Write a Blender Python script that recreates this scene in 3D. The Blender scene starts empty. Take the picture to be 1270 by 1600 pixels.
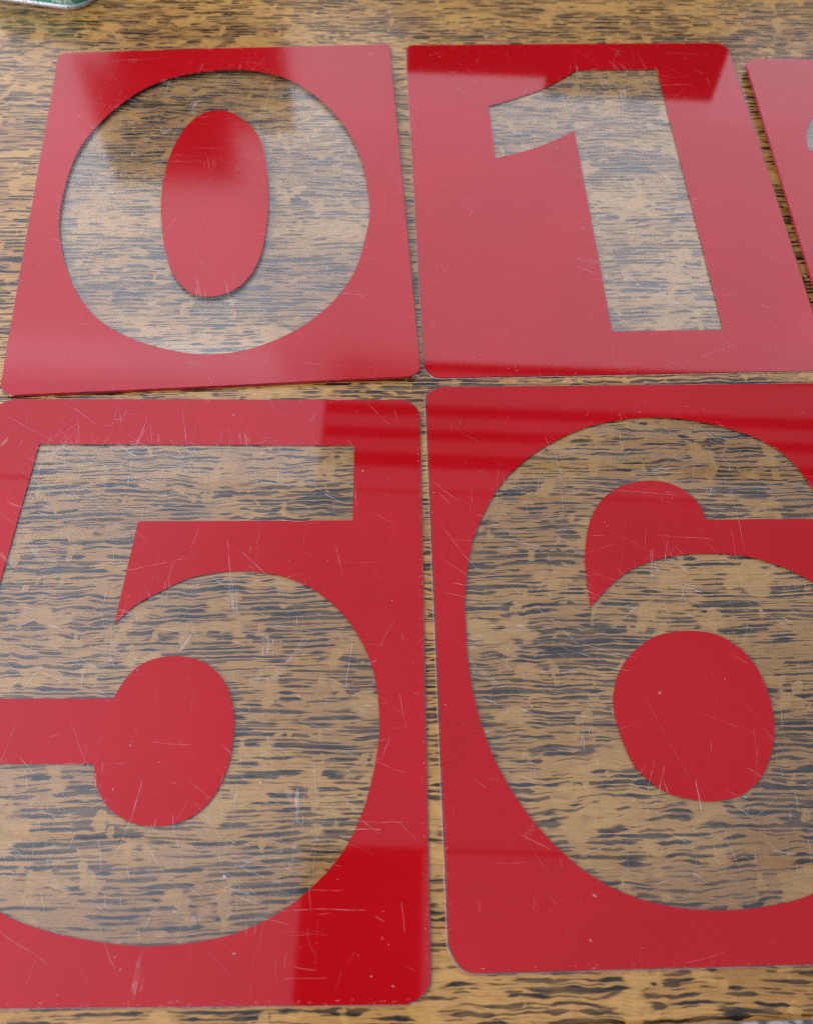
import bpy, bmesh, math, random
from mathutils import Matrix, Vector

scene = bpy.context.scene
col = scene.collection
random.seed(7)

# ------------------------------------------------------------------ camera
CAM_H = 0.49748
cam_data = bpy.data.cameras.new("camera")
cam = bpy.data.objects.new("camera", cam_data)
col.objects.link(cam)
r = Vector((0.999342, 0.031891, 0.017268))
u = Vector((-0.036267, 0.878785, 0.475838))
fw = Vector((0.0, 0.476151, -0.879364))
cam.matrix_world = Matrix(((r.x, u.x, -fw.x, 0), (r.y, u.y, -fw.y, 0), (r.z, u.z, -fw.z, CAM_H), (0, 0, 0, 1)))
cam_data.sensor_fit = 'VERTICAL'
cam_data.sensor_height = 36.0
cam_data.sensor_width = 36.0
cam_data.lens = 32.057
cam_data.clip_start = 0.01
cam_data.clip_end = 50
cam_data.dof.use_dof = True
cam_data.dof.focus_distance = 0.56
cam_data.dof.aperture_fstop = 7.5
scene.camera = cam

# ------------------------------------------------------------------ world and lamps
world = bpy.data.worlds.new("World")
scene.world = world
world.use_nodes = True
bg = world.node_tree.nodes["Background"]
bg.inputs[0].default_value = (0.93, 0.96, 1.0, 1)
bg.inputs[1].default_value = 0.04

WIN = (0.84, 0.92, 1.10)
CEI = (0.83, 0.92, 1.16)

def area(name, pos, size, normal, radiance, colour):
    d = bpy.data.lights.new(name, 'AREA')
    d.shape = 'RECTANGLE'
    d.size, d.size_y = size
    d.energy = radiance * math.pi * size[0] * size[1]
    d.color = colour
    o = bpy.data.objects.new(name, d)
    col.objects.link(o)
    z = -Vector(normal).normalized()
    y = Vector((0, 0, 1)) if abs(z.z) < 0.9 else Vector((0, 1, 0))
    x = y.cross(z).normalized()
    y = z.cross(x)
    o.matrix_world = Matrix(((x.x, y.x, z.x, pos[0]), (x.y, y.y, z.y, pos[1]), (x.z, y.z, z.z, pos[2]), (0, 0, 0, 1)))
    return o

def window(x0, x1, z0, z1, L, y=2.0):
    area("window_light", ((x0 + x1) / 2, y, (z0 + z1) / 2), (x1 - x0, z1 - z0), (0, -1, 0), L, WIN)

def ceiling_patch(x0, x1, y0, y1, L, L1=None):
    """L at the left end, fading evenly to L1 at the right end"""
    o = area("ceiling_bounce", ((x0 + x1) / 2, (y0 + y1) / 2, 2.4), (x1 - x0, y1 - y0), (0, 0, -1), L, CEI)
    if L1 is None or L1 == L: return
    d = o.data; d.use_nodes = True
    t = d.node_tree; em = next(n for n in t.nodes if n.type == 'EMISSION')
    g = t.nodes.new('ShaderNodeNewGeometry'); sp = t.nodes.new('ShaderNodeSeparateXYZ')
    t.links.new(g.outputs['Position'], sp.inputs[0])
    mr = t.nodes.new('ShaderNodeMapRange'); t.links.new(sp.outputs[0], mr.inputs[0])
    mr.inputs[1].default_value = x0; mr.inputs[2].default_value = x1
    mr.inputs[3].default_value = 1.0; mr.inputs[4].default_value = L1 / L
    t.links.new(mr.outputs[0], em.inputs['Strength'])

# daylight through the windows across the table, low parts of them covered
window(-2.6, -0.77, 0.10, 0.96, 2.2)
window(-2.6, -0.86, 0.96, 1.32, 2.2)
window(-2.6, -0.50, 1.32, 2.25, 2.1)
window(-0.50, 0.30, 1.12, 2.08, 1.85)
window(-0.32, -0.04, 0.80, 1.12, 2.0)
window(-0.04, 0.30, 0.95, 1.12, 1.85)
window(0.30, 0.72, 1.00, 2.08, 1.85)
window(0.72, 2.4, 0.82, 1.06, 2.05)
window(0.72, 1.25, 1.06, 2.08, 1.85)
window(1.25, 2.4, 1.06, 1.55, 2.8)
window(1.25, 2.4, 1.55, 2.08, 2.0)
# a window in the wall on the left
area("side_window_light", (-2.1, -0.8, 1.15), (2.4, 1.7), (1, .3, -.15), 5.6, (1.0, .98, .95))
# bounce off the ceiling: bright to the left, fading to the right, slatted near the window;
# the photographer leaning over the near plates leaves a gap in it
ceiling_patch(-3.0, -0.33, 1.66, 2.25, 1.50, 1.45)
ceiling_patch(-3.0, -1.2, 0.42, 1.65, 1.50, 1.40)
ceiling_patch(-1.2, -0.33, 0.42, 1.65, 1.40, .62)
ceiling_patch(-0.33, 1.8, 0.42, 1.65, .62, .36)
for y0, y1, L in ((2.04, 2.20, .62), (1.93, 1.985, .50), (1.82, 1.88, .46), (1.66, 1.755, .62)):
    ceiling_patch(-0.32, 3.0, y0, y1, L, L * .8)
ceiling_patch(-3.0, -1.0, -1.6, 0.41, 1.50, 1.30)
ceiling_patch(-1.0, -0.27, -1.6, 0.41, 1.30, .80)
ceiling_patch(0.09, 2.4, -1.6, 0.41, .60, .36)
ceiling_patch(-0.26, 0.08, -1.6, -0.03, .35)

scene.view_settings.view_transform = 'Standard'
scene.view_settings.look = 'None'
scene.view_settings.gamma = 1.0
scene.view_settings.use_curve_mapping = False
scene.view_settings.exposure = 0.0
scene.cycles.use_denoising = False
scene.cycles.adaptive_threshold = .006
scene.cycles.filter_width = 1.15
scene.cycles.max_bounces = 12
scene.cycles.transparent_max_bounces = 16
scene.cycles.caustics_reflective = False
scene.cycles.caustics_refractive = False

# ------------------------------------------------------------------ node helpers
class NT:
    def __init__(self, name):
        self.mat = bpy.data.materials.new(name)
        self.mat.use_nodes = True
        self.t = self.mat.node_tree
        self.t.nodes.clear()
        self.out = self.t.nodes.new('ShaderNodeOutputMaterial')
    def n(self, kind, **kw):
        nd = self.t.nodes.new(kind)
        for k, v in kw.items():
            setattr(nd, k, v)
        return nd
    def link(self, a, b):
        self.t.links.new(a, b)
    def set(self, sock, v):
        if hasattr(v, 'is_output') or isinstance(v, bpy.types.NodeSocket):
            self.link(v, sock)
        else:
            sock.default_value = v
    def math(self, op, a, b=0.0, c=None, clamp=False):
        nd = self.n('ShaderNodeMath', operation=op, use_clamp=clamp)
        self.set(nd.inputs[0], a); self.set(nd.inputs[1], b)
        if c is not None: self.set(nd.inputs[2], c)
        return nd.outputs[0]
    def step(self, v, lo, hi):
        nd = self.n('ShaderNodeMapRange', interpolation_type='SMOOTHSTEP')
        self.set(nd.inputs[0], v)
        self.set(nd.inputs[1], lo); self.set(nd.inputs[2], hi)
        nd.inputs[3].default_value = 0; nd.inputs[4].default_value = 1
        return nd.outputs[0]
    def xyz(self, x, y, z=0.0):
        nd = self.n('ShaderNodeCombineXYZ')
        self.set(nd.inputs[0], x); self.set(nd.inputs[1], y); self.set(nd.inputs[2], z)
        return nd.outputs[0]
    def sep(self, v):
        nd = self.n('ShaderNodeSeparateXYZ'); self.link(v, nd.inputs[0])
        return nd.outputs
    def noise(self, vec, scale=1.0, detail=2.0, rough=0.5, dist=0.0):
        nd = self.n('ShaderNodeTexNoise', noise_dimensions='3D')
        self.link(vec, nd.inputs['Vector'])
        nd.inputs['Scale'].default_value = scale
        nd.inputs['Detail'].default_value = detail
        nd.inputs['Roughness'].default_value = rough
        nd.inputs['Distortion'].default_value = dist
        return nd.outputs['Fac']
    def white(self, vec):
        nd = self.n('ShaderNodeTexWhiteNoise', noise_dimensions='3D'); self.link(vec, nd.inputs['Vector'])
        return nd.outputs['Value']
    def mix(self, fac, a, b, blend='MIX'):
        nd = self.n('ShaderNodeMix', data_type='RGBA', blend_type=blend)
        self.set(nd.inputs[0], fac); self.set(nd.inputs[6], a); self.set(nd.inputs[7], b)
        return nd.outputs[2]
    def shmix(self, fac, a, b):
        nd = self.n('ShaderNodeMixShader')
        self.set(nd.inputs[0], fac); self.link(a, nd.inputs[1]); self.link(b, nd.inputs[2])
        return nd.outputs[0]
    def coords(self, rot=0.0):
        tc = self.n('ShaderNodeTexCoord')
        mp = self.n('ShaderNodeMapping')
        self.link(tc.outputs['Object'], mp.inputs[0])
        mp.inputs['Rotation'].default_value = (0, 0, rot)
        return mp.outputs[0]

def rgb(r, g, b): return (r, g, b, 1)

# ------------------------------------------------------------------ materials
def oak_material():
    m = NT("oak")
    P = m.coords(-0.05)
    x, y, z = m.sep(P)
    def N(sx, sy, w, detail=2.0, rough=.5, dist=0.0, yy=None, xx=None):
        return m.noise(m.xyz(m.math('MULTIPLY', xx or x, sx), m.math('MULTIPLY', yy or y, sy), w), 1, detail, rough, dist)
    # slow waviness of the grain, livelier in some places than in others
    wav = N(7, 14, 0.0)
    calm = m.step(N(5, 7, 21.0, 1), .42, .62)
    warp2 = N(48, 75, 3.0)
    yw = m.math('ADD', y, m.math('MULTIPLY', m.math('SUBTRACT', wav, .5), .014))
    yw = m.math('ADD', yw, m.math('MULTIPLY', m.math('MULTIPLY', m.math('SUBTRACT', warp2, .5), m.math('ADD', .25, calm)), .0052))
    # pore lines: rows along the grain, each broken into dashes of uneven length and thickness
    jag = m.math('MULTIPLY', m.math('SUBTRACT', N(150, 420, 41.0, 2), .5), .0011)
    yj = m.math('ADD', yw, jag)
    dens = m.math('ADD', m.math('MULTIPLY', m.math('SUBTRACT', N(9, 26, 2.0, 3), .5), .55), m.math('MULTIPLY', m.math('SUBTRACT', N(50, 14, 33.0, 2), .5), .30))
    def dashes(freq, along, thick, thr, seed):
        v = m.math('ADD', m.math('MULTIPLY', yj, freq), seed)
        row = m.math('FLOOR', v)
        r1 = m.white(m.xyz(row, seed, 0.0)); r2 = m.white(m.xyz(row, seed, 5.0))
        d = m.math('ABSOLUTE', m.math('SUBTRACT', m.math('SUBTRACT', v, row), m.math('ADD', .35, m.math('MULTIPLY', r2, .3))))
        n = m.noise(m.xyz(m.math('ADD', m.math('MULTIPLY', x, along), m.math('MULTIPLY', r1, 60)), m.math('MULTIPLY', row, 3.7), seed), 1, 1.5, .55)
        n = m.math('ADD', n, m.math('MULTIPLY', dens, .42))
        w = m.math('MULTIPLY', m.step(n, thr, thr + .10), m.math('MULTIPLY', m.math('ADD', .55, m.math('MULTIPLY', r1, .6)), thick))
        return m.step(m.math('SUBTRACT', w, d), -.05, .07)
    s1 = dashes(310, 34, .34, .45, 1.0)
    s2 = dashes(520, 50, .27, .475, 2.0)
    s3 = dashes(205, 28, .27, .54, 4.0)
    n3 = N(60, 1500, 5.0, 2.0, .6, 0.0, yw)
    # pale ray flecks that carry no pores
    rag = m.math('MULTIPLY', m.math('SUBTRACT', N(45, 420, 17.0, 2.0), .5), .16)
    fl = m.math('ADD', N(22, 38, 9.0, 3.0, .6, .2, yw), rag)
    fleck = m.math('MULTIPLY', m.step(fl, .575, .62), .95)
    fl2 = m.math('ADD', N(70, 55, 4.0, 2.0, .5, .2, yw), m.math('MULTIPLY', rag, 1.2))
    fleck2 = m.math('MULTIPLY', m.step(fl2, .615, .65), .85)
    ray = m.math('MAXIMUM', fleck, fleck2)
    keep = m.math('SUBTRACT', 1.0, ray)
    depth = m.math('ADD', .72, m.math('MULTIPLY', m.step(N(40, 200, 31.0, 2), .35, .6), .28))
    pore = m.math('MAXIMUM', m.math('MULTIPLY', m.math('MAXIMUM', s1, s3), depth), m.math('MULTIPLY', s2, .75))
    pore = m.math('MULTIPLY', pore, m.math('ADD', m.math('MULTIPLY', keep, .94), .06))
    fine = m.math('MULTIPLY', m.step(n3, .5, .72), .45)
    # colour of the wood between the pores
    tone = N(7, 16, 1.0, 3)
    base = m.mix(m.step(tone, .3, .7), rgb(.41, .190, .045), rgb(.63, .330, .092))
    base = m.mix(m.math('MULTIPLY', ray, .4), base, rgb(.72, .405, .120))
    base = m.mix(fine, base, rgb(.13, .058, .016))
    base = m.mix(m.math('MULTIPLY', m.step(N(130, 160, 14.0, 4), .45, .8), .3), base, rgb(.16, .075, .022))
    dark = m.mix(m.step(tone, .35, .65), rgb(.011, .008, .006), rgb(.024, .016, .011))
    colr = m.mix(pore, base, dark)
    b = m.n('ShaderNodeBsdfPrincipled')
    m.link(colr, b.inputs['Base Color'])
    ro = m.noise(P, 60, 2)
    m.link(m.math('ADD', m.math('MULTIPLY', ro, .08), m.math('ADD', .08, m.math('MULTIPLY', pore, .05))), b.inputs['Roughness'])
    b.inputs['Specular IOR Level'].default_value = .65
    bump = m.n('ShaderNodeBump')
    bump.inputs['Strength'].default_value = .12
    bump.inputs['Distance'].default_value = .0006
    m.link(m.math('SUBTRACT', m.math('MULTIPLY', ro, .3), m.math('ADD', pore, m.math('MULTIPLY', fine, .4))), bump.inputs['Height'])
    m.link(bump.outputs[0], b.inputs['Normal'])
    m.link(b.outputs[0], m.out.inputs[0])
    return m.mat

def clear_material(name, seed, rough=.03, haze=.022, wob=.05):
    m = NT(name)
    # cloudy patches of fine rubbing
    cl = m.step(m.noise(m.coords(1.0), 14, 3), .42, .75)
    tr = m.n('ShaderNodeBsdfTransparent'); tr.inputs[0].default_value = rgb(.985, .985, .985)
    gl = m.n('ShaderNodeBsdfGlossy'); gl.inputs['Roughness'].default_value = rough
    gl.inputs['Color'].default_value = rgb(1, 1, 1)
    df = m.n('ShaderNodeBsdfDiffuse'); df.inputs[0].default_value = rgb(.86, .87, .88)
    bump = m.n('ShaderNodeBump')
    bump.inputs['Strength'].default_value = wob
    bump.inputs['Distance'].default_value = .002
    m.link(m.noise(m.coords(), 11, 1), bump.inputs['Height'])
    m.link(bump.outputs[0], gl.inputs['Normal'])
    a = m.shmix(schlick(m), tr.outputs[0], gl.outputs[0])
    fac = m.math('MULTIPLY', m.math('ADD', m.math('MULTIPLY', cl, 1.0), .5), haze)
    m.link(m.shmix(fac, a, df.outputs[0]), m.out.inputs[0])
    return m.mat

def schlick(m, f0=.04):
    lw = m.n('ShaderNodeLayerWeight'); lw.inputs['Blend'].default_value = .5
    return m.math('ADD', m.math('MULTIPLY', m.math('POWER', lw.outputs['Facing'], 5.0), 1 - f0), f0)

def scratch_material(name, colour, opacity):
    m = NT(name)
    tr = m.n('ShaderNodeBsdfTransparent')
    df = m.n('ShaderNodeBsdfDiffuse'); df.inputs[0].default_value = colour
    nz = m.step(m.noise(m.coords(), 180, 2), .35, .65)
    m.link(m.shmix(m.math('MULTIPLY', m.math('ADD', m.math('MULTIPLY', nz, .75), .25), opacity), tr.outputs[0], df.outputs[0]), m.out.inputs[0])
    return m.mat

def underside_material():
    m = NT("acrylic_underside")
    tr = m.n('ShaderNodeBsdfTransparent'); tr.inputs[0].default_value = rgb(.98, .98, .98)
    gl = m.n('ShaderNodeBsdfGlossy'); gl.inputs['Roughness'].default_value = .06
    df = m.n('ShaderNodeBsdfDiffuse'); df.inputs[0].default_value = rgb(.86, .87, .88)
    cl = m.step(m.noise(m.coords(1.0), 14, 3), .40, .72)
    a = m.shmix(schlick(m), tr.outputs[0], gl.outputs[0])
    m.link(m.shmix(m.math('ADD', .006, m.math('MULTIPLY', cl, .022)), a, df.outputs[0]), m.out.inputs[0])
    return m.mat

def edge_material(name, colour, clear):
    m = NT(name)
    nz = m.noise(m.coords(), 320, 3)
    tr = m.n('ShaderNodeBsdfTransparent')
    b = m.n('ShaderNodeBsdfPrincipled')
    c2 = tuple(c * .75 for c in colour[:3]) + (1,)
    m.link(m.mix(m.step(nz, .35, .65), c2, colour), b.inputs['Base Color'])
    b.inputs['Roughness'].default_value = .25
    f = m.math('ADD', 1 - clear - .2, m.math('MULTIPLY', m.step(nz, .4, .65), .4), clamp=True)
    m.link(m.shmix(f, tr.outputs[0], b.outputs[0]), m.out.inputs[0])
    return m.mat

def print_material(name, rough, spec=.5):
    m = NT(name)
    t = m.noise(m.coords(), 9, 3)
    c = m.mix(m.step(t, .3, .7), rgb(.48, .0028, .0065), rgb(.53, .004, .009))
    # faint roller streaks of the ink
    x, y, z = m.sep(m.coords(.04))
    st = m.noise(m.xyz(m.math('MULTIPLY', x, 12), m.math('MULTIPLY', y, 420), 2.0), 1, 3)
    c = m.mix(m.math('MULTIPLY', m.step(st, .4, .75), .22), c, rgb(.43, .002, .005))
    b = m.n('ShaderNodeBsdfPrincipled')
    m.link(c, b.inputs['Base Color'])
    b.inputs['Roughness'].default_value = rough
    b.inputs['Specular IOR Level'].default_value = spec
    m.link(b.outputs[0], m.out.inputs[0])
    return m.mat

def plain(name, colour, rough=.5, metal=0.0):
    m = NT(name)
    b = m.n('ShaderNodeBsdfPrincipled')
    t = m.noise(m.coords(), 90, 4)
    m.link(m.mix(m.math('MULTIPLY', m.step(t, .3, .75), .35), colour, tuple(k * .6 for k in colour[:3]) + (1,)), b.inputs['Base Color'])
    b.inputs['Roughness'].default_value = rough
    b.inputs['Metallic'].default_value = metal
    m.link(b.outputs[0], m.out.inputs[0])
    return m.mat

M_OAK = oak_material()
M_UNDER = underside_material()
M_CLEAR_EDGE = edge_material("frosted_acrylic_edge", rgb(.62, .36, .39), .0)  # pink in the colour stands in for red reflecting in the frosted edge
M_NUB = edge_material("broken_acrylic_corner", rgb(.72, .68, .70), .3)
M_RED_EDGE = edge_material("red_tinted_edge", rgb(.42, .02, .04), .0)  # maroon tint paints in the red print reflecting through the slab sides
M_SCRATCH = [scratch_material("scratch_pale", rgb(.85, .86, .88), o) for o in (.10, .26, .55)]
M_NICK = scratch_material("scratch_dark", rgb(.10, .015, .015), .6)
M_INK = print_material("red_ink_behind_acrylic", .6, spec=.0)

# ------------------------------------------------------------------ mesh helpers
def link_mesh(name, me, parent=None, mats=()):
    o = bpy.data.objects.new(name, me)
    for mt in mats: me.materials.append(mt)
    col.objects.link(o)
    o.parent = parent
    return o

def tag(o, label, cat, group=None):
    o["label"] = label; o["category"] = cat
    if group: o["group"] = group

def rounded(corners, radii, seg=6):
    """outline of a quad (TL, TR, BR, BL) with its own radius at each corner"""
    out = []
    n = len(corners)
    for i in range(n):
        c = Vector(corners[i]); a = (Vector(corners[i - 1]) - c).normalized(); b = (Vector(corners[(i + 1) % n]) - c).normalized()
        R = radii[i]
        if R <= 0: out.append(c); continue
        p0, p1 = c + a * R, c + b * R
        for k in range(seg + 1):
            t = k / seg
            out.append((1 - t) ** 2 * p0 + 2 * t * (1 - t) * (p0 * .3 + c * .7) + t * t * p1)
    return out

def inset(loop, d):
    n = len(loop); out = []
    for i in range(n):
        a = (loop[i] - loop[i - 1]); b = (loop[(i + 1) % n] - loop[i])
        a.normalize(); b.normalize()
        na, nb = Vector((a.y, -a.x)), Vector((b.y, -b.x))     # loop runs clockwise
        k = (na + nb); k = k / max(k.length_squared / 2, .2)
        out.append(loop[i] + k * d)
    return out

def slice_grid(bm, step):
    xs = [v.co.x for v in bm.verts]; ys = [v.co.y for v in bm.verts]
    for ax, lo, hi in ((0, min(xs), max(xs)), (1, min(ys), max(ys))):
        t = lo + step
        while t < hi - step * .3:
            co = [0, 0, 0]; no = [0, 0, 0]; co[ax] = t; no[ax] = 1
            bmesh.ops.bisect_plane(bm, geom=bm.verts[:] + bm.edges[:] + bm.faces[:], plane_co=co, plane_no=no)
            t += step

def soften(me):
    """smooth shading with every fold over 30 degrees kept sharp"""
    bm = bmesh.new(); bm.from_mesh(me)
    for f in bm.faces: f.smooth = True
    for e in bm.edges: e.smooth = len(e.link_faces) == 2 and e.calc_face_angle(3.0) < .5
    bm.to_mesh(me); bm.free()

def inside(loop, x, y):
    c = False
    for (x0, y0), (x1, y1) in zip(loop, loop[-1:] + loop[:-1]):
        if (y0 > y) != (y1 > y) and x < (x1 - x0) * (y - y0) / (y1 - y0) + x0: c = not c
    return c

def wear_mesh(half_w, half_h, z, bend, seed, count, specks, nicks, loops):
    """hairline scratches, scuffs and specks lying in the surface of a handled sheet"""
    rr = random.Random(seed)
    V, F, MI = [], [], []
    def ribbon(pts, w, mi):
        b = len(V); n = len(pts)
        for k, (x, y) in enumerate(pts):
            x0, y0 = pts[max(k - 1, 0)]; x1, y1 = pts[min(k + 1, n - 1)]
            dx, dy = x1 - x0, y1 - y0; L = math.hypot(dx, dy) or 1
            ww = w * (.25 + .75 * math.sin(math.pi * (k + .4) / (n - .2)))
            for s in (-1, 1):
                px, py = x - s * dy / L * ww / 2, y + s * dx / L * ww / 2
                V.append((px, py, z + (bend(px, py) if bend else 0)))
        for k in range(n - 1):
            F.append((b + 2 * k, b + 2 * k + 2, b + 2 * k + 3, b + 2 * k + 1)); MI.append(mi)
    def line(x, y, a, L, w, curl, mi):
        n = 6; pts = []
        for k in range(n):
            pts.append((x, y)); a += curl * rr.gauss(0, 1); x += math.cos(a) * L / n; y += math.sin(a) * L / n
        if all(abs(px) < half_w - .002 and abs(py) < half_h - .002 for px, py in pts): ribbon(pts, w, mi)
    hubs = [(rr.uniform(-half_w, half_w), rr.uniform(-half_h, half_h), rr.uniform(.02, .06)) for _ in range(7)]
    for i in range(count):
        if rr.random() < .55:
            hx, hy, hr = rr.choice(hubs); x, y = rr.gauss(hx, hr), rr.gauss(hy, hr)
        else:
            x, y = rr.uniform(-half_w, half_w), rr.uniform(-half_h, half_h)
        a = rr.choice((rr.uniform(0, math.pi), rr.gauss(1.5, .18), rr.gauss(-.1, .2), rr.gauss(2.5, .2)))
        L = min(.004 + rr.expovariate(1 / .011), .06)
        mi = rr.choices((0, 1, 2), (.60, .33, .07))[0]
        bare = inside(loops[0], x, y) and not any(inside(l, x, y) for l in loops[1:])
        if bare: mi = rr.choices((0, 1, 2), (.35, .45, .20))[0]
        else:
            if rr.random() < .86: continue
            mi = rr.choice((0, 0, 1))
        line(x, y, a, L, rr.uniform(.00014, .0003), .06, mi)
        if rr.random() < .04:                                  # a scuff: several parallel lines
            for k in range(rr.randint(3, 7)):
                line(x + rr.gauss(0, .002), y + rr.gauss(0, .002), a, L * rr.uniform(.3, .9), .00028, .04, mi)
    for i in range(specks + nicks):
        x, y = rr.uniform(-half_w, half_w) * .98, rr.uniform(-half_h, half_h) * .98
        R = min(.00012 + rr.expovariate(1 / .00012), .0009); b = len(V); a0 = rr.uniform(0, 3); el = rr.uniform(1, 2.2)
        for k in range(6):
            a = k * math.pi / 3; q = R * rr.uniform(.7, 1.2)
            px, py = q * el * math.cos(a), q * math.sin(a)
            px, py = x + px * math.cos(a0) - py * math.sin(a0), y + px * math.sin(a0) + py * math.cos(a0)
            V.append((px, py, z + (bend(px, py) if bend else 0)))
        F.append(tuple(range(b, b + 6))); MI.append(3 if i >= specks else rr.choice((1, 2)))
    for i in range(int(count * .12)):                         # worn rim: pale nicks along the edges
        sx = rr.random() < .45
        if sx: x, y = rr.choice((-1, 1)) * (half_w - rr.uniform(.0006, .003)), rr.uniform(-half_h, half_h) * .95
        else: x, y = rr.uniform(-half_w, half_w) * .95, rr.choice((-1, 1)) * (half_h - rr.uniform(.0006, .003))
        L = rr.uniform(.0008, .004); a = rr.uniform(0, 3.1)
        ribbon([(x, y), (x + L * .5 * math.cos(a) * (0.3 if sx else 1), y + L * .5 * math.sin(a) * (1 if sx else .3))], .0002, rr.choice((1, 2)))
    me = bpy.data.meshes.new("scratches"); me.from_pydata(V, [], F); me.polygons.foreach_set("material_index", MI)
    return me

def slab_mesh(loop, z0, z1, bev, bend):
    bm = bmesh.new()
    inn = inset(loop, bev)
    lo = [bm.verts.new((p.x, p.y, z0)) for p in loop]
    mi = [bm.verts.new((p.x, p.y, z1 - bev)) for p in loop]
    hi = [bm.verts.new((p.x, p.y, z1)) for p in inn]
    n = len(loop)
    f = bm.faces.new(list(reversed(hi))); f.material_index = 0      # loop is clockwise seen from above
    f = bm.faces.new(lo); f.material_index = 1
    for i in range(n):
        j = (i + 1) % n
        for a, b in ((lo, mi), (mi, hi)):
            q = bm.faces.new((a[j], a[i], b[i], b[j])); q.material_index = 2
    bmesh.ops.recalc_face_normals(bm, faces=bm.faces[:])
    cx = max(abs(p.x) for p in loop); cy = max(abs(p.y) for p in loop)
    for f in bm.faces:                                        # bare broken corners at the near side
        c = f.calc_center_median()
        if f.material_index == 2 and c.y < -cy + .007 and abs(c.x) > cx - .0075: f.material_index = 3
    if bend:
        slice_grid(bm, .012)
        for v in bm.verts: v.co.z += bend(v.co.x, v.co.y)
    me = bpy.data.meshes.new("clear_panel"); bm.to_mesh(me); bm.free()
    if bend:
        soften(me)
    return me

def sheet_mesh(name, loops, z, thick, bend):
    cu = bpy.data.curves.new("tmp", 'CURVE'); cu.dimensions = '2D'; cu.fill_mode = 'BOTH'
    cu.extrude = thick / 2
    for lp in loops:
        sp = cu.splines.new('POLY'); sp.points.add(len(lp) - 1); sp.use_cyclic_u = True
        for k, p in enumerate(lp): sp.points[k].co = (p[0], p[1], 0, 1)
    ob = bpy.data.objects.new("tmp", cu); col.objects.link(ob)
    dg = bpy.context.evaluated_depsgraph_get()
    me = bpy.data.meshes.new_from_object(ob.evaluated_get(dg))
    bpy.data.objects.remove(ob); bpy.data.curves.remove(cu)
    me.name = name; me.materials.clear()
    bm = bmesh.new(); bm.from_mesh(me)
    bmesh.ops.remove_doubles(bm, verts=bm.verts[:], dist=1e-6)
    if bend: slice_grid(bm, .012)
    for v in bm.verts: v.co.z += z + (bend(v.co.x, v.co.y) if bend else 0)
    bm.to_mesh(me); bm.free()
    if bend:
        soften(me)
    return me

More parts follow.
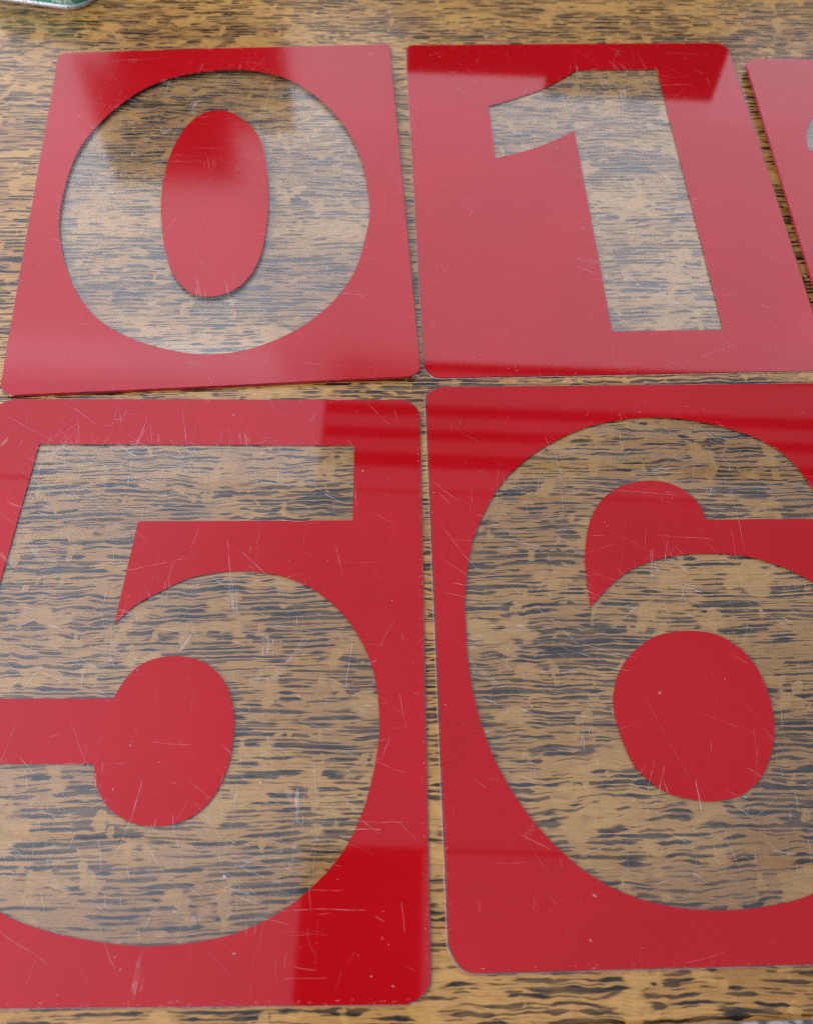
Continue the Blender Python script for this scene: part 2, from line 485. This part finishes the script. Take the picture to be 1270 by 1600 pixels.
# outlines in millimetres, each in its own plate's frame (origin at the plate's middle)
PLATES = {
    '0': dict(cen=(-0.14945, 0.53245), th=0.1011, corners=[(-139.1, 175.9), (139.1, 175.9), (139.1, -175.9), (-139.1, -175.9)],
        loops=[
            [(4.2,147.3), (13.7,146.6), (22.9,145.1), (31.9,142.7), (40.3,139.5), (48.2,135.5), (54.3,131.5), (59.9,126.9), (65.2,121.8), (70.2,116.2), (75.1,110.2), (80.2,103.3), (85.1,95.8), (89.7,87.8), (93.9,79.7), (97.6,71.4), (100.7,63.6), (103.3,55.7), (105.5,47.6), (107.4,39.2), (109,30.6), (110.5,20.3), (111.5,9.3), (112.2,-1.8), (112.4,-12.3), (112.1,-21.8), (111.5,-28.5), (110.6,-34.6), (109.4,-40.5), (108,-46.2), (106.6,-52.1), (105,-58.6), (103.4,-65.1), (101.5,-71.6), (99.4,-77.9), (96.9,-83.9), (93.5,-90.4), (89.8,-96.7), (85.7,-102.7), (81.3,-108.4), (76.8,-113.7), (72.1,-118.6), (67.1,-123.1), (61.9,-127.3), (56.6,-131.1), (51.2,-134.5), (45.6,-137.7), (39.8,-140.5), (33.9,-143), (27.9,-145.1), (22.1,-146.8), (16.6,-147.9), (11.1,-148.7), (5.6,-149.1), (0.2,-149.2), (-5,-149.1), (-9.6,-148.7), (-14.1,-148), (-18.5,-147), (-23,-145.9), (-27.6,-144.5), (-32.9,-142.8), (-38.5,-140.8), (-44.1,-138.5), (-49.6,-136), (-55,-133.1), (-60,-130.2), (-65,-127), (-69.9,-123.5), (-74.5,-119.7), (-79,-115.5), (-83,-111), (-86.9,-106), (-90.6,-100.6), (-94.1,-95), (-97.3,-89.1), (-100.4,-82.6), (-103.3,-75.6), (-105.9,-68.3), (-108.2,-61), (-110.4,-53.9), (-112,-47.8), (-113.5,-41.5), (-114.8,-35.3), (-115.8,-29.4), (-116.6,-23.9), (-117,-20.1), (-117.2,-16.7), (-117.4,-13.3), (-117.4,-9.9), (-117.4,-6.2), (-117.4,-1), (-117.3,4.5), (-117,10.2), (-116.7,16.2), (-116.1,22.1), (-115.4,29.2), (-114.4,36.4), (-113.3,43.9), (-111.7,51.3), (-109.7,58.5), (-106.8,66.6), (-103.3,74.7), (-99.4,82.6), (-94.9,90.4), (-90.1,97.8), (-84.3,105.7), (-78,113.4), (-71.1,120.8), (-63.6,127.3), (-55.4,132.9), (-44.7,138.2), (-32.7,142.3), (-20.1,145.2), (-7.5,146.8)],
            [(-5.4,97.2), (-3.1,97.2), (-0.8,96.9), (1.5,96.3), (3.7,95.5), (5.9,94.4), (8.1,93), (10.2,91.3), (12.3,89.4), (14.3,87.3), (16.3,85.1), (18.3,82.8), (20.3,80.3), (22.2,77.7), (24,74.9), (25.6,71.9), (27.1,68.6), (28.5,65.2), (29.7,61.5), (30.8,57.8), (31.8,53.9), (32.8,49.3), (33.6,44.5), (34.2,39.6), (34.8,34.5), (35.3,29.3), (35.9,22.5), (36.3,15.3), (36.7,8), (36.8,1), (36.9,-5.3), (36.9,-9.5), (36.7,-13.2), (36.6,-16.8), (36.3,-20.5), (36,-24.5), (35.6,-30.3), (35.1,-36.4), (34.4,-42.7), (33.7,-48.9), (32.7,-54.6), (31.6,-59.5), (30.4,-64.3), (29,-68.8), (27.5,-73.1), (25.7,-77.1), (23.7,-80.6), (21.6,-84), (19.3,-87), (16.8,-89.8), (14.1,-92.1), (11.2,-94.1), (8,-95.7), (4.7,-97), (1.4,-97.9), (-1.9,-98.3), (-4.8,-98.4), (-7.8,-98.1), (-10.7,-97.4), (-13.6,-96.4), (-16.3,-94.9), (-19,-92.8), (-21.6,-90.2), (-24.2,-87.1), (-26.5,-83.8), (-28.6,-80.2), (-30.6,-76.3), (-32.4,-72), (-33.9,-67.5), (-35.3,-62.7), (-36.6,-57.8), (-37.9,-52.2), (-39,-46.2), (-40,-40), (-40.8,-33.8), (-41.6,-27.7), (-42.2,-22.4), (-42.7,-17.1), (-43.1,-11.9), (-43.4,-6.6), (-43.6,-1.2), (-43.6,4.4), (-43.5,10.2), (-43.2,16.1), (-42.8,21.8), (-42.3,27.5), (-41.6,32.8), (-40.8,38), (-39.9,43.1), (-38.9,48.1), (-37.8,52.9), (-36.8,56.8), (-35.8,60.5), (-34.7,64.1), (-33.5,67.6), (-32.2,70.9), (-30.9,74), (-29.5,76.9), (-28,79.7), (-26.4,82.4), (-24.8,84.8), (-23.2,87), (-21.5,89), (-19.7,90.9), (-17.9,92.5), (-16,93.9), (-14,95), (-11.9,95.9), (-9.8,96.6), (-7.6,97.1)],
        ]),
    '1': dict(cen=(0.13546, 0.55686), th=0.06869, corners=[(-139.4, 176.8), (139.4, 176.8), (139.4, -176.8), (-139.4, -176.8)],
        loops=[
            [(3.6,141.1), (71.9,141.8), (71.6,-139.2), (-6.5,-139.1), (-7.3,66.7), (-12,63.6), (-17.3,60.2), (-22.8,56.7), (-28.2,53.5), (-33.7,50.6), (-39.2,48), (-44.8,45.5), (-50.5,43.2), (-56.4,41.1), (-62.4,39.2), (-68.2,37.5), (-73.4,35.9), (-74.1,96.9), (-68.6,99.1), (-62.5,101.5), (-56.1,104.1), (-49.8,106.8), (-43.3,109.8), (-36.8,112.8), (-30.2,116.2), (-23.7,120.1), (-16.7,125), (-9.5,130.5), (-2.6,136.1)],
        ]),
    '5': dict(cen=(-0.12575, 0.17163), th=0.04081, corners=[(-139.4, 176.8), (139.4, 176.8), (139.4, -176.8), (-139.4, -176.8)],
        loops=[
            [(-104.7,141.4), (96.5,140.7), (96.5,86.1), (-34.6,85.4), (-39.5,18.4), (-37.7,20.5), (-35.8,22.8), (-33.8,25.3), (-31.6,27.7), (-29.3,29.9), (-26.8,31.8), (-24.3,33.5), (-21.6,35.2), (-18.9,36.8), (-16,38.4), (-12.6,40.4), (-9.1,42.5), (-5.5,44.5), (-1.7,46.3), (2.3,47.9), (7.1,49.2), (12.1,50.3), (17.4,51.2), (22.6,51.7), (27.8,52), (32.6,52), (37.4,51.7), (42.2,51.2), (46.9,50.5), (51.5,49.5), (55.7,48.4), (59.8,47), (63.8,45.5), (67.7,43.7), (71.6,41.6), (75.9,38.8), (80.1,35.6), (84.2,32.1), (88.1,28.4), (91.7,24.6), (94.8,20.8), (97.6,16.7), (100.2,12.5), (102.5,8.3), (104.6,4.2), (106.3,0.4), (107.7,-3.3), (109,-7.1), (110.1,-10.8), (111,-14.6), (111.7,-18.3), (112.3,-22.1), (112.7,-25.8), (113,-29.4), (113.3,-32.9), (113.4,-35.9), (113.5,-38.7), (113.5,-41.5), (113.5,-44.3), (113.3,-47.1), (113.1,-50.4), (112.7,-53.8), (112.2,-57.2), (111.7,-60.6), (111,-64.1), (110.2,-68.1), (109.3,-72.3), (108.3,-76.4), (107.1,-80.6), (105.8,-84.7), (104.3,-88.8), (102.6,-92.9), (100.8,-97), (98.8,-100.9), (96.7,-104.6), (94.3,-108), (91.9,-111.3), (89.2,-114.4), (86.5,-117.4), (83.5,-120.3), (80.3,-123.4), (76.9,-126.3), (73.3,-129.1), (69.6,-131.8), (65.9,-134.2), (61.9,-136.6), (57.8,-138.7), (53.6,-140.7), (49.3,-142.4), (44.9,-144), (40.6,-145.3), (36.1,-146.4), (31.6,-147.3), (27,-148), (22.4,-148.7), (17.7,-149.2), (12.8,-149.6), (7.9,-149.8), (3.1,-149.9), (-1.6,-149.9), (-6,-149.7), (-10.2,-149.4), (-14.4,-149), (-18.6,-148.5), (-23,-147.9), (-27.9,-147.2), (-32.9,-146.4), (-37.9,-145.5), (-43,-144.5), (-48.1,-143.3), (-53.4,-141.8), (-58.9,-140.2), (-64.3,-138.5), (-69.5,-136.4), (-74.4,-134.1), (-78.4,-131.7), (-82.2,-129.2), (-85.9,-126.4), (-89.3,-123.4), (-92.5,-120), (-95.8,-115.9), (-98.8,-111.3), (-101.5,-106.4), (-104,-101.2), (-106.3,-95.9), (-108.6,-89.3), (-110.6,-82.1), (-112.3,-74.7), (-113.9,-67.5), (-115.5,-61.1), (-39.2,-61.4), (-38.5,-63.8), (-37.8,-66.5), (-37,-69.3), (-36.1,-72), (-35,-74.5), (-33.8,-76.8), (-32.3,-79), (-30.8,-81.1), (-29.1,-83.1), (-27.3,-84.9), (-25.3,-86.5), (-23,-88), (-20.7,-89.4), (-18.3,-90.5), (-15.9,-91.5), (-13.5,-92.3), (-11,-92.9), (-8.5,-93.3), (-6.1,-93.5), (-3.7,-93.7), (-1.6,-93.7), (0.4,-93.7), (2.4,-93.5), (4.4,-93.2), (6.4,-92.8), (8.8,-92.1), (11.3,-91.2), (13.7,-90.2), (16,-89), (18.2,-87.6), (20.3,-85.8), (22.4,-83.8), (24.2,-81.6), (26,-79.2), (27.5,-76.7), (29,-73.7), (30.3,-70.5), (31.4,-67.1), (32.4,-63.6), (33.1,-59.9), (33.7,-55.8), (34,-51.3), (34.2,-46.7), (34.1,-42.3), (33.9,-38.3), (33.6,-35.8), (33.3,-33.5), (32.8,-31.3), (32.3,-29.1), (31.6,-26.8), (30.7,-24.3), (29.7,-21.7), (28.5,-19.1), (27.1,-16.6), (25.5,-14.3), (23.5,-12), (21.3,-9.8), (18.8,-7.8), (16.2,-6), (13.5,-4.5), (10.3,-3.2), (6.8,-2.2), (3.2,-1.5), (-0.4,-1.1), (-3.9,-1.1), (-7.3,-1.3), (-10.8,-1.9), (-14.2,-2.8), (-17.3,-3.9), (-20.1,-5.4), (-22.3,-6.9), (-24.3,-8.8), (-26,-10.8), (-27.6,-12.9), (-29,-15.1), (-30.2,-17.1), (-31.2,-19.3), (-32.1,-21.5), (-32.9,-23.6), (-33.6,-25.5), (-114.1,-25.6)],
        ]),
    '6': dict(cen=(0.15749, 0.19796), th=0.0563, corners=[(-139.4, 176.8), (139.4, 176.8), (139.4, -176.8), (-139.4, -176.8)],
        loops=[
            [(15.7,148.1), (21.4,147.7), (27,147.1), (32.6,146.2), (38.1,145.1), (43.7,143.7), (49.6,142), (55.6,140.1), (61.5,138), (67.1,135.6), (72.4,133), (76.7,130.5), (80.8,127.8), (84.6,125), (88.1,122), (91.2,118.7), (93.6,115.7), (95.6,112.4), (97.4,109.1), (99,105.7), (100.5,102.3), (101.8,99), (103,95.7), (104,92.4), (104.8,89.1), (105.4,85.8), (105.8,82.7), (106,79.5), (106.1,76.3), (106.2,73.4), (106.2,70.7), (32.4,71.4), (32.1,73.2), (31.8,75.2), (31.4,77.3), (30.9,79.4), (30.2,81.4), (29.2,83.5), (28.1,85.5), (26.7,87.5), (25.2,89.4), (23.6,91.2), (21.6,92.9), (19.4,94.6), (16.9,96), (14.5,97.3), (11.9,98.3), (9.6,99), (7.2,99.5), (4.7,99.8), (2.2,100), (-0.5,99.9), (-3.8,99.6), (-7.4,99.1), (-11,98.4), (-14.6,97.3), (-17.9,95.9), (-21.1,94.2), (-24.1,92.2), (-27,89.9), (-29.8,87.4), (-32.2,84.8), (-34.2,82.3), (-36,79.5), (-37.6,76.7), (-39,73.7), (-40.3,70.7), (-41.6,67.4), (-42.7,64.1), (-43.6,60.6), (-44.4,57.1), (-45.1,53.6), (-45.7,49.7), (-46.2,45.8), (-46.5,41.9), (-46.7,37.9), (-46.8,34), (-46.9,29.9), (-46.9,25.7), (-46.9,21.6), (-46.8,17.7), (-46.8,14.2), (-44.8,16.3), (-42.6,18.6), (-40.3,21.1), (-37.9,23.5), (-35.4,25.9), (-32.6,28.4), (-29.6,30.9), (-26.5,33.4), (-23.3,35.7), (-19.9,37.8), (-16.3,39.6), (-12.5,41.3), (-8.6,42.7), (-4.6,44), (-0.5,45.1), (3.9,46.1), (8.4,46.9), (13,47.5), (17.6,47.9), (22.3,48.2), (27.6,48.3), (33,48.1), (38.4,47.8), (43.7,47.2), (48.7,46.5), (52.9,45.6), (56.9,44.5), (60.7,43.3), (64.4,42), (67.9,40.6), (70.6,39.4), (73.2,38.2), (75.7,36.9), (78.1,35.5), (80.5,34), (82.9,32.4), (85.3,30.9), (87.6,29.2), (90,27.2), (92.3,25), (95.6,21.4), (99,17.3), (102.3,12.8), (105.4,8), (107.9,3.1), (110.1,-2.4), (111.9,-8.3), (113.3,-14.3), (114.3,-20.4), (115.1,-26.4), (115.5,-32), (115.6,-37.5), (115.3,-43.1), (114.8,-48.7), (113.9,-54.2), (112.6,-59.8), (111,-65.5), (109,-71.2), (106.8,-76.7), (104.3,-82.2), (101.5,-87.6), (98.4,-93.1), (95.1,-98.4), (91.6,-103.6), (88,-108.5), (84.3,-113.3), (80.4,-117.9), (76.3,-122.3), (72.2,-126.5), (68,-130.3), (64.2,-133.6), (60.4,-136.6), (56.5,-139.4), (52.4,-141.9), (48,-144), (42.4,-145.9), (36.4,-147.3), (30.1,-148.4), (23.8,-149.2), (17.8,-149.9), (12.6,-150.4), (7.4,-150.7), (2.4,-150.8), (-2.7,-150.7), (-7.7,-150.5), (-12.7,-150.1), (-17.7,-149.6), (-22.7,-148.9), (-27.6,-148.1), (-32.5,-146.9), (-37.4,-145.6), (-42.4,-144), (-47.2,-142.1), (-52,-140.1), (-56.6,-137.7), (-61.3,-134.8), (-65.9,-131.7), (-70.3,-128.2), (-74.6,-124.5), (-78.7,-120.5), (-82.8,-116.2), (-86.7,-111.6), (-90.4,-106.8), (-94,-101.8), (-97.3,-96.7), (-100.2,-92), (-102.9,-87.1), (-105.4,-82.1), (-107.7,-77.1), (-109.8,-72), (-111.6,-67.1), (-113.2,-62.1), (-114.6,-57.1), (-115.8,-52), (-116.9,-46.8), (-117.9,-41.7), (-118.7,-36.6), (-119.4,-31.4), (-120,-26.2), (-120.4,-20.9), (-120.7,-15.6), (-120.9,-10.3), (-120.9,-4.9), (-120.9,0.3), (-120.8,5.5), (-120.7,9.7), (-120.6,13.8), (-120.4,17.9), (-120.1,22.1), (-119.6,26.5), (-118.9,32.3), (-118,38.5), (-116.9,45), (-115.6,51.2), (-114.1,57.1), (-112.6,61.5), (-111.1,65.5), (-109.4,69.5), (-107.5,73.4), (-105.5,77.5), (-103.1,82.2), (-100.4,87.1), (-97.6,92), (-94.5,96.7), (-91.2,101.2), (-87.6,105.5), (-83.7,109.6), (-79.5,113.5), (-75.1,117.3), (-70.5,120.9), (-65,124.9), (-59.1,128.6), (-52.9,132.2), (-46.7,135.4), (-40.6,138.2), (-35.2,140.4), (-29.8,142.2), (-24.4,143.6), (-19,144.9), (-13.5,145.9), (-7.7,146.9), (-1.8,147.6), (4.1,148), (9.9,148.2)],
            [(5.6,-1.5), (9.5,-1.5), (13.5,-1.7), (17.4,-2.2), (21.2,-3), (24.6,-4.2), (27.8,-5.7), (30.8,-7.6), (33.5,-9.8), (36.1,-12.2), (38.3,-14.6), (40.1,-17), (41.7,-19.5), (43.1,-22.1), (44.2,-24.9), (45.2,-27.7), (46.1,-31), (46.8,-34.6), (47.3,-38.2), (47.6,-41.8), (47.7,-45.3), (47.7,-48.4), (47.5,-51.5), (47.2,-54.6), (46.8,-57.6), (46.2,-60.6), (45.4,-63.6), (44.4,-66.5), (43.3,-69.5), (42.1,-72.3), (40.7,-75), (39.4,-77.5), (38,-79.9), (36.4,-82.2), (34.7,-84.4), (32.8,-86.5), (30.7,-88.5), (28.3,-90.4), (25.7,-92.1), (23.1,-93.7), (20.4,-94.9), (17.5,-95.9), (14.5,-96.6), (11.5,-97.1), (8.4,-97.4), (5.4,-97.6), (2.2,-97.6), (-1,-97.3), (-4.2,-96.8), (-7.3,-96.2), (-10.4,-95.5), (-13.2,-94.6), (-15.9,-93.7), (-18.6,-92.6), (-21.1,-91.2), (-23.5,-89.7), (-26,-87.6), (-28.4,-85.3), (-30.7,-82.7), (-32.7,-80), (-34.5,-77.1), (-35.9,-74.1), (-37,-70.8), (-37.9,-67.4), (-38.7,-64.1), (-39.4,-60.8), (-39.9,-58.1), (-40.3,-55.4), (-40.7,-52.7), (-40.9,-50.1), (-41,-47.6), (-41,-45.7), (-40.9,-43.9), (-40.8,-42.1), (-40.5,-40.3), (-40.1,-38.4), (-39.5,-36.1), (-38.8,-33.6), (-37.8,-31.1), (-36.8,-28.6), (-35.6,-26.2), (-34.3,-24), (-32.8,-21.8), (-31.2,-19.6), (-29.4,-17.5), (-27.5,-15.5), (-24.9,-13.2), (-22,-10.9), (-18.9,-8.7), (-15.7,-6.7), (-12.4,-5.1), (-9,-3.8), (-5.4,-2.9), (-1.7,-2.2), (2,-1.7)],
        ]),
    '2': dict(cen=(0.418, 0.54519), th=0.05326, corners=[(-137.7, 174.6), (137.7, 174.6), (137.7, -174.6), (-137.7, -174.6)],
        loops=[
            [(-108.9,62.8), (-108.6,66.7), (-108.4,71.1), (-107.9,75.7), (-106.9,80.5), (-104.9,86.1), (-102.3,91.9), (-99.2,97.9), (-95.6,104), (-90.8,111.5), (-85.3,119.4), (-79.2,127), (-72.6,133.8), (-63.9,140.7), (-54.4,146.6), (-44.4,151.7), (-34.6,155.8), (-24.5,159.2), (-14.4,161.6), (-4.3,163), (5.7,163.4), (16.5,162.8), (27.3,161.1), (37.5,158.1), (46.4,153.6), (53.8,147.9), (60.4,141.1), (65.6,133), (69.1,123.7), (70.6,113.3), (70.6,101.7), (69.1,89.5), (66.4,77.4), (61.9,64.6), (55.8,51.5), (48.8,38.7), (41.3,26.9), (33.1,15.8), (24.2,5.4), (14.8,-4.4), (5.3,-13.8), (-5.4,-23.3), (-16.7,-32.1), (-27.6,-40.7), (-37.1,-49), (-43.3,-55.5), (-48.9,-62), (-54,-68.1), (-58.5,-73.5), (48.9,-74.1), (47.4,-132.3), (-117.8,-131), (-117.4,-122.2), (-117.1,-112.2), (-116.3,-101.6), (-114.2,-91.1), (-110.8,-80.6), (-106.2,-69.9), (-100.6,-59.2), (-93.9,-48.8), (-83.8,-37.1), (-71.5,-25.9), (-58.9,-14.8), (-47.8,-3.7), (-40.6,4.8), (-34.1,13.2), (-28.1,21.6), (-22.9,30.5), (-18.6,39.3), (-14.8,48.5), (-11.8,57.7), (-9.7,66.3), (-8.6,73.7), (-8.1,80.9), (-8.4,87.4), (-9.7,92.5), (-11.6,95.8), (-14.2,98.4), (-17.3,99.9), (-20.6,100.2), (-24.2,98.9), (-28.3,96.4), (-32.4,92.8), (-35.8,88.7), (-38.9,82.6), (-41.4,75.2), (-43.5,67.7), (-45.5,61.2)],
        ]),
}

# ------------------------------------------------------------------ the setting: table and the floor below it
def table():
    ang = 0.0635
    c, s = math.cos(ang), math.sin(ang)
    ex, ey = 0.1789, -0.0013                      # a point of the near edge
    prof = [(0.0, -.030), (.0, -.012)]            # distance beyond the edge line, z
    for k in range(7):
        a = k / 6 * math.pi / 2
        prof.append((-.004 * (1 - math.cos(a)), -.004 + .004 * math.sin(a)))
    bm = bmesh.new()
    rows = []
    for t in (-1.1, 1.1):
        rows.append([bm.verts.new((ex + t * c + d * s, ey + t * s - d * c, z)) for d, z in prof]
                    + [bm.verts.new((ex + t * c - 1.25 * s, ey + t * s + 1.25 * c, z)) for z in (0, -.03)])
    n = len(rows[0])
    for i in range(n):
        j = (i + 1) % n
        bm.faces.new((rows[0][i], rows[1][i], rows[1][j], rows[0][j]))
    bm.faces.new(rows[0]); bm.faces.new(list(reversed(rows[1])))
    bmesh.ops.recalc_face_normals(bm, faces=bm.faces[:])
    me = bpy.data.meshes.new("oak_table"); bm.to_mesh(me); bm.free()
    o = link_mesh("oak_table", me, None, [M_OAK])
    tag(o, "varnished brown oak table top with dark streaky grain under the red plates", "table")
    return o
table()

def floor():
    m = NT("mottled_carpet")
    b = m.n('ShaderNodeBsdfPrincipled')
    t = m.noise(m.coords(), 55, 3)
    m.link(m.mix(m.step(t, .42, .58), rgb(.20, .22, .24), rgb(.78, .84, .92)), b.inputs['Base Color'])
    b.inputs['Roughness'].default_value = .9
    m.link(b.outputs[0], m.out.inputs[0])
    me = bpy.data.meshes.new("floor")
    me.from_pydata([(-4, -4, -.74), (4, -4, -.74), (4, 4, -.74), (-4, 4, -.74)], [], [(0, 1, 2, 3)])
    o = link_mesh("floor", me, None, [m.mat])
    o["kind"] = "structure"
floor()

# ------------------------------------------------------------------ the number plates
def plate(key, label, radii, thick, lift, ink_on_top, ink_inset, seed, wear_amount, edge, bend=None, tilt=(0, 0), ink_cut=(0, 0, 0, 0), rough=.03, haze=.004, corner_cut=None, wob=.05, ink_rough=.035):
    d = PLATES[key]
    root = bpy.data.objects.new("number_plate", None)
    root.empty_display_size = .02
    col.objects.link(root)
    root.location = (d['cen'][0], d['cen'][1], lift / 1000)
    root.rotation_euler = (tilt[0], tilt[1], d['th'])
    tag(root, label, "number plate", "red number plates laid out on the table")
    q = [Vector(c) / 1000 for c in d['corners']]
    outline = rounded(q, [k / 1000 for k in radii])
    if corner_cut: outline = corner_cut(q)
    z0, z1 = (.0002, thick / 1000) if ink_on_top else (.0006, thick / 1000)
    mc = clear_material("scratched_clear_acrylic", seed, rough, haze, wob)
    link_mesh("clear_panel", slab_mesh(outline, z0, z1, .0003, bend), root, [mc, M_UNDER, edge, M_NUB if corner_cut else edge])
    l, t, r_, b = [k / 1000 for k in ink_inset]
    qi = [q[0] + Vector((l, -t)), q[1] + Vector((-r_, -t)), q[2] + Vector((-r_, b)), q[3] + Vector((l, b))]
    ri = [max(k / 1000 - min(l, t, r_, b) * .6, 0) for k in radii]
    field = rounded(qi, [max(a, c / 1000) for a, c in zip(ri, ink_cut)])
    loops = [[(x / 1000, y / 1000) for x, y in lp] for lp in d['loops']]
    ink = print_material("red_ink_on_acrylic", ink_rough) if ink_on_top else M_INK
    zi = z1 + .0001 if ink_on_top else .0008
    link_mesh("red_print", sheet_mesh("red_print", [field, loops[0]], zi, .00014, bend), root, [ink])
    for lp in loops[1:]:
        link_mesh("counter_print", sheet_mesh("counter_print", [lp], zi, .00014, bend), root, [ink])
    zs = z1 + (.00022 if ink_on_top else .00005)
    o = link_mesh("scratches", wear_mesh(q[1].x, q[1].y, zs, bend, seed, int(3200 * wear_amount), int(200 * wear_amount), int(14 * wear_amount), loops), root, M_SCRATCH + [M_NICK])
    o["kind"] = "stuff"
    return root

def chipped(q):
    """square corners, the upper left one nicked, the lower ones broken"""
    mm = .001
    tl, tr, br, bl = q
    return [tl + Vector((0, -5)) * mm, tl + Vector((3, -3.5)) * mm, tl + Vector((6, -.5)) * mm, tl + Vector((9, 0)) * mm,
            tr + Vector((-2, 0)) * mm, tr + Vector((0, -2)) * mm,
            br + Vector((0, 2.2)) * mm, br + Vector((-1.5, .6)) * mm, br + Vector((-3.5, 1.6)) * mm, br + Vector((-6, 0)) * mm,
            bl + Vector((8, 0)) * mm, bl + Vector((4, 3)) * mm, bl + Vector((2, 2)) * mm, bl + Vector((0, 6)) * mm]

def bow0(x, y):
    return .00035 * math.sin(x * 17 + y * 7 + .6) + .0003 * math.cos(y * 18 - x * 7)

plate('0', "red number plate with clear numeral 0, square chipped corners, slightly bowed", (0, 0, 0, 0), 2.2, 0.9, True,
      (.3, .3, .3, .3), 3, .55, M_RED_EDGE, bend=bow0, ink_cut=(5, 2, 8, 9), rough=.06, haze=.006, corner_cut=chipped, ink_rough=.11)
plate('1', "red number plate with clear numeral 1, between the 0 plate and the cropped plate", (7, 11, 11, 11), 0.9, 0.0, True,
      (.5, .6, .5, .8), 5, .6, M_CLEAR_EDGE)
plate('5', "red number plate with clear numeral 5, most scratched, in front of the 0 plate", (12, 12, 12, 12), 0.9, 0.0, True,
      (.5, .6, .6, .6), 8, 1.0, M_CLEAR_EDGE, haze=.005)
plate('6', "red number plate with clear numeral 6 and a clear strip along its top", (11, 11, 12, 13), 0.9, 0.0, True,
      (1.2, 2.4, 1.2, .8), 12, .5, M_CLEAR_EDGE)
plate('2', "thick raised red plate cut off by the right side of the photo", (9, 9, 9, 9), 3.0, 4.0, True,
      (.3, .3, .3, .3), 21, .5, M_RED_EDGE, rough=.04)

# ------------------------------------------------------------------ the green tin in the far corner
def tin():
    root = bpy.data.objects.new("tin_can", None); root.empty_display_size = .02
    col.objects.link(root)
    Wd, Dp, R, H = .104, .064, .024, .030
    ang = math.atan2(-.0089, .0581)
    # local origin: middle of the front face at the table
    root.location = (-.315 - math.cos(ang) * (Wd / 2 - R), .7551 - math.sin(ang) * (Wd / 2 - R), 0)
    root.rotation_euler = (0, 0, ang)
    tag(root, "green metal tin with a bare silver bottom rim in the far left corner", "tin")
    TX, TZ = .0175, .0056
    def outline(d):
        pts = []
        for cx, cy, a0 in ((Wd / 2 - R, R, -90), (Wd / 2 - R, Dp - R, 0), (-Wd / 2 + R, Dp - R, 90), (-Wd / 2 + R, R, 180)):
            for k in range(11):
                a = math.radians(a0 + 9 * k)
                pts.append((cx + (R + d) * math.cos(a), cy + (R + d) * math.sin(a)))
        return pts
    def skin(name, prof, mat, cap=True):
        bm = bmesh.new(); rows = [[bm.verts.new((x, y, z)) for x, y in outline(d)] for d, z in prof]
        n = len(rows[0])
        for a, b in zip(rows, rows[1:]):
            for i in range(n):
                j = (i + 1) % n
                bm.faces.new((a[i], a[j], b[j], b[i])).smooth = True
        if cap: bm.faces.new(rows[-1]); bm.faces.new(list(reversed(rows[0])))
        bmesh.ops.recalc_face_normals(bm, faces=bm.faces[:])
        me = bpy.data.meshes.new(name); bm.to_mesh(me); bm.free()
        return link_mesh(name, me, root, [mat])
    green = plain("green_tin_enamel", rgb(.10, .78, .72), .22)
    steel = NT("worn_tinplate")
    b = steel.n('ShaderNodeBsdfPrincipled')
    t = steel.noise(steel.coords(), 700, 4); t2 = steel.noise(steel.coords(), 60, 2)
    steel.link(steel.mix(steel.step(t, .5, .68), rgb(.62, .64, .66), rgb(.16, .12, .09)), b.inputs['Base Color'])
    b.inputs['Metallic'].default_value = .55
    steel.link(steel.math('ADD', .3, steel.math('MULTIPLY', t2, .3)), b.inputs['Roughness'])
    steel.link(b.outputs[0], steel.out.inputs[0])
    skin("body", [(-.0012, .0042), (-.0012, H), (-.004, H + .0035)], green)
    skin("bottom_rim", [(-.002, .0002), (-.0004, .0006), (.0, .0018), (.0, .0036), (-.0008, .0046), (-.0014, .0048)], steel.mat)
    skin("top_rim", [(-.0010, H - .002), (.0006, H - .001), (.0006, H + .002), (-.0012, H + .003)], steel.mat)
    skin("lid", [(-.0022, H + .004), (-.0030, H + .0075), (-.0060, H + .009)], steel.mat)
    # volume printed low on the front
    cu = bpy.data.curves.new("tmp", 'FONT'); cu.body = "946 mL"; cu.size = .0074; cu.shear = .2; cu.space_character = .92; cu.align_x = 'LEFT'; cu.extrude = .00004
    ob = bpy.data.objects.new("tmp", cu); col.objects.link(ob)
    dg = bpy.context.evaluated_depsgraph_get()
    me = bpy.data.meshes.new_from_object(ob.evaluated_get(dg)); bpy.data.objects.remove(ob)
    me.name = "volume_text"; me.materials.clear()
    Rb = R - .0012 + .00012                                  # wrap the print round the tin's front and corner
    for v in me.vertices:
        along, up, out = v.co.x + TX, v.co.y + TZ, v.co.z
        c0 = Wd / 2 - R
        if along <= c0: v.co = (along, R - Rb - out, up)
        else:
            a = (along - c0) / Rb
            v.co = (c0 + (Rb + out) * math.sin(a), R - (Rb + out) * math.cos(a), up)
    o = link_mesh("volume_text", me, root, [plain("white_print", rgb(.95, .96, .95), .4)])
tin()
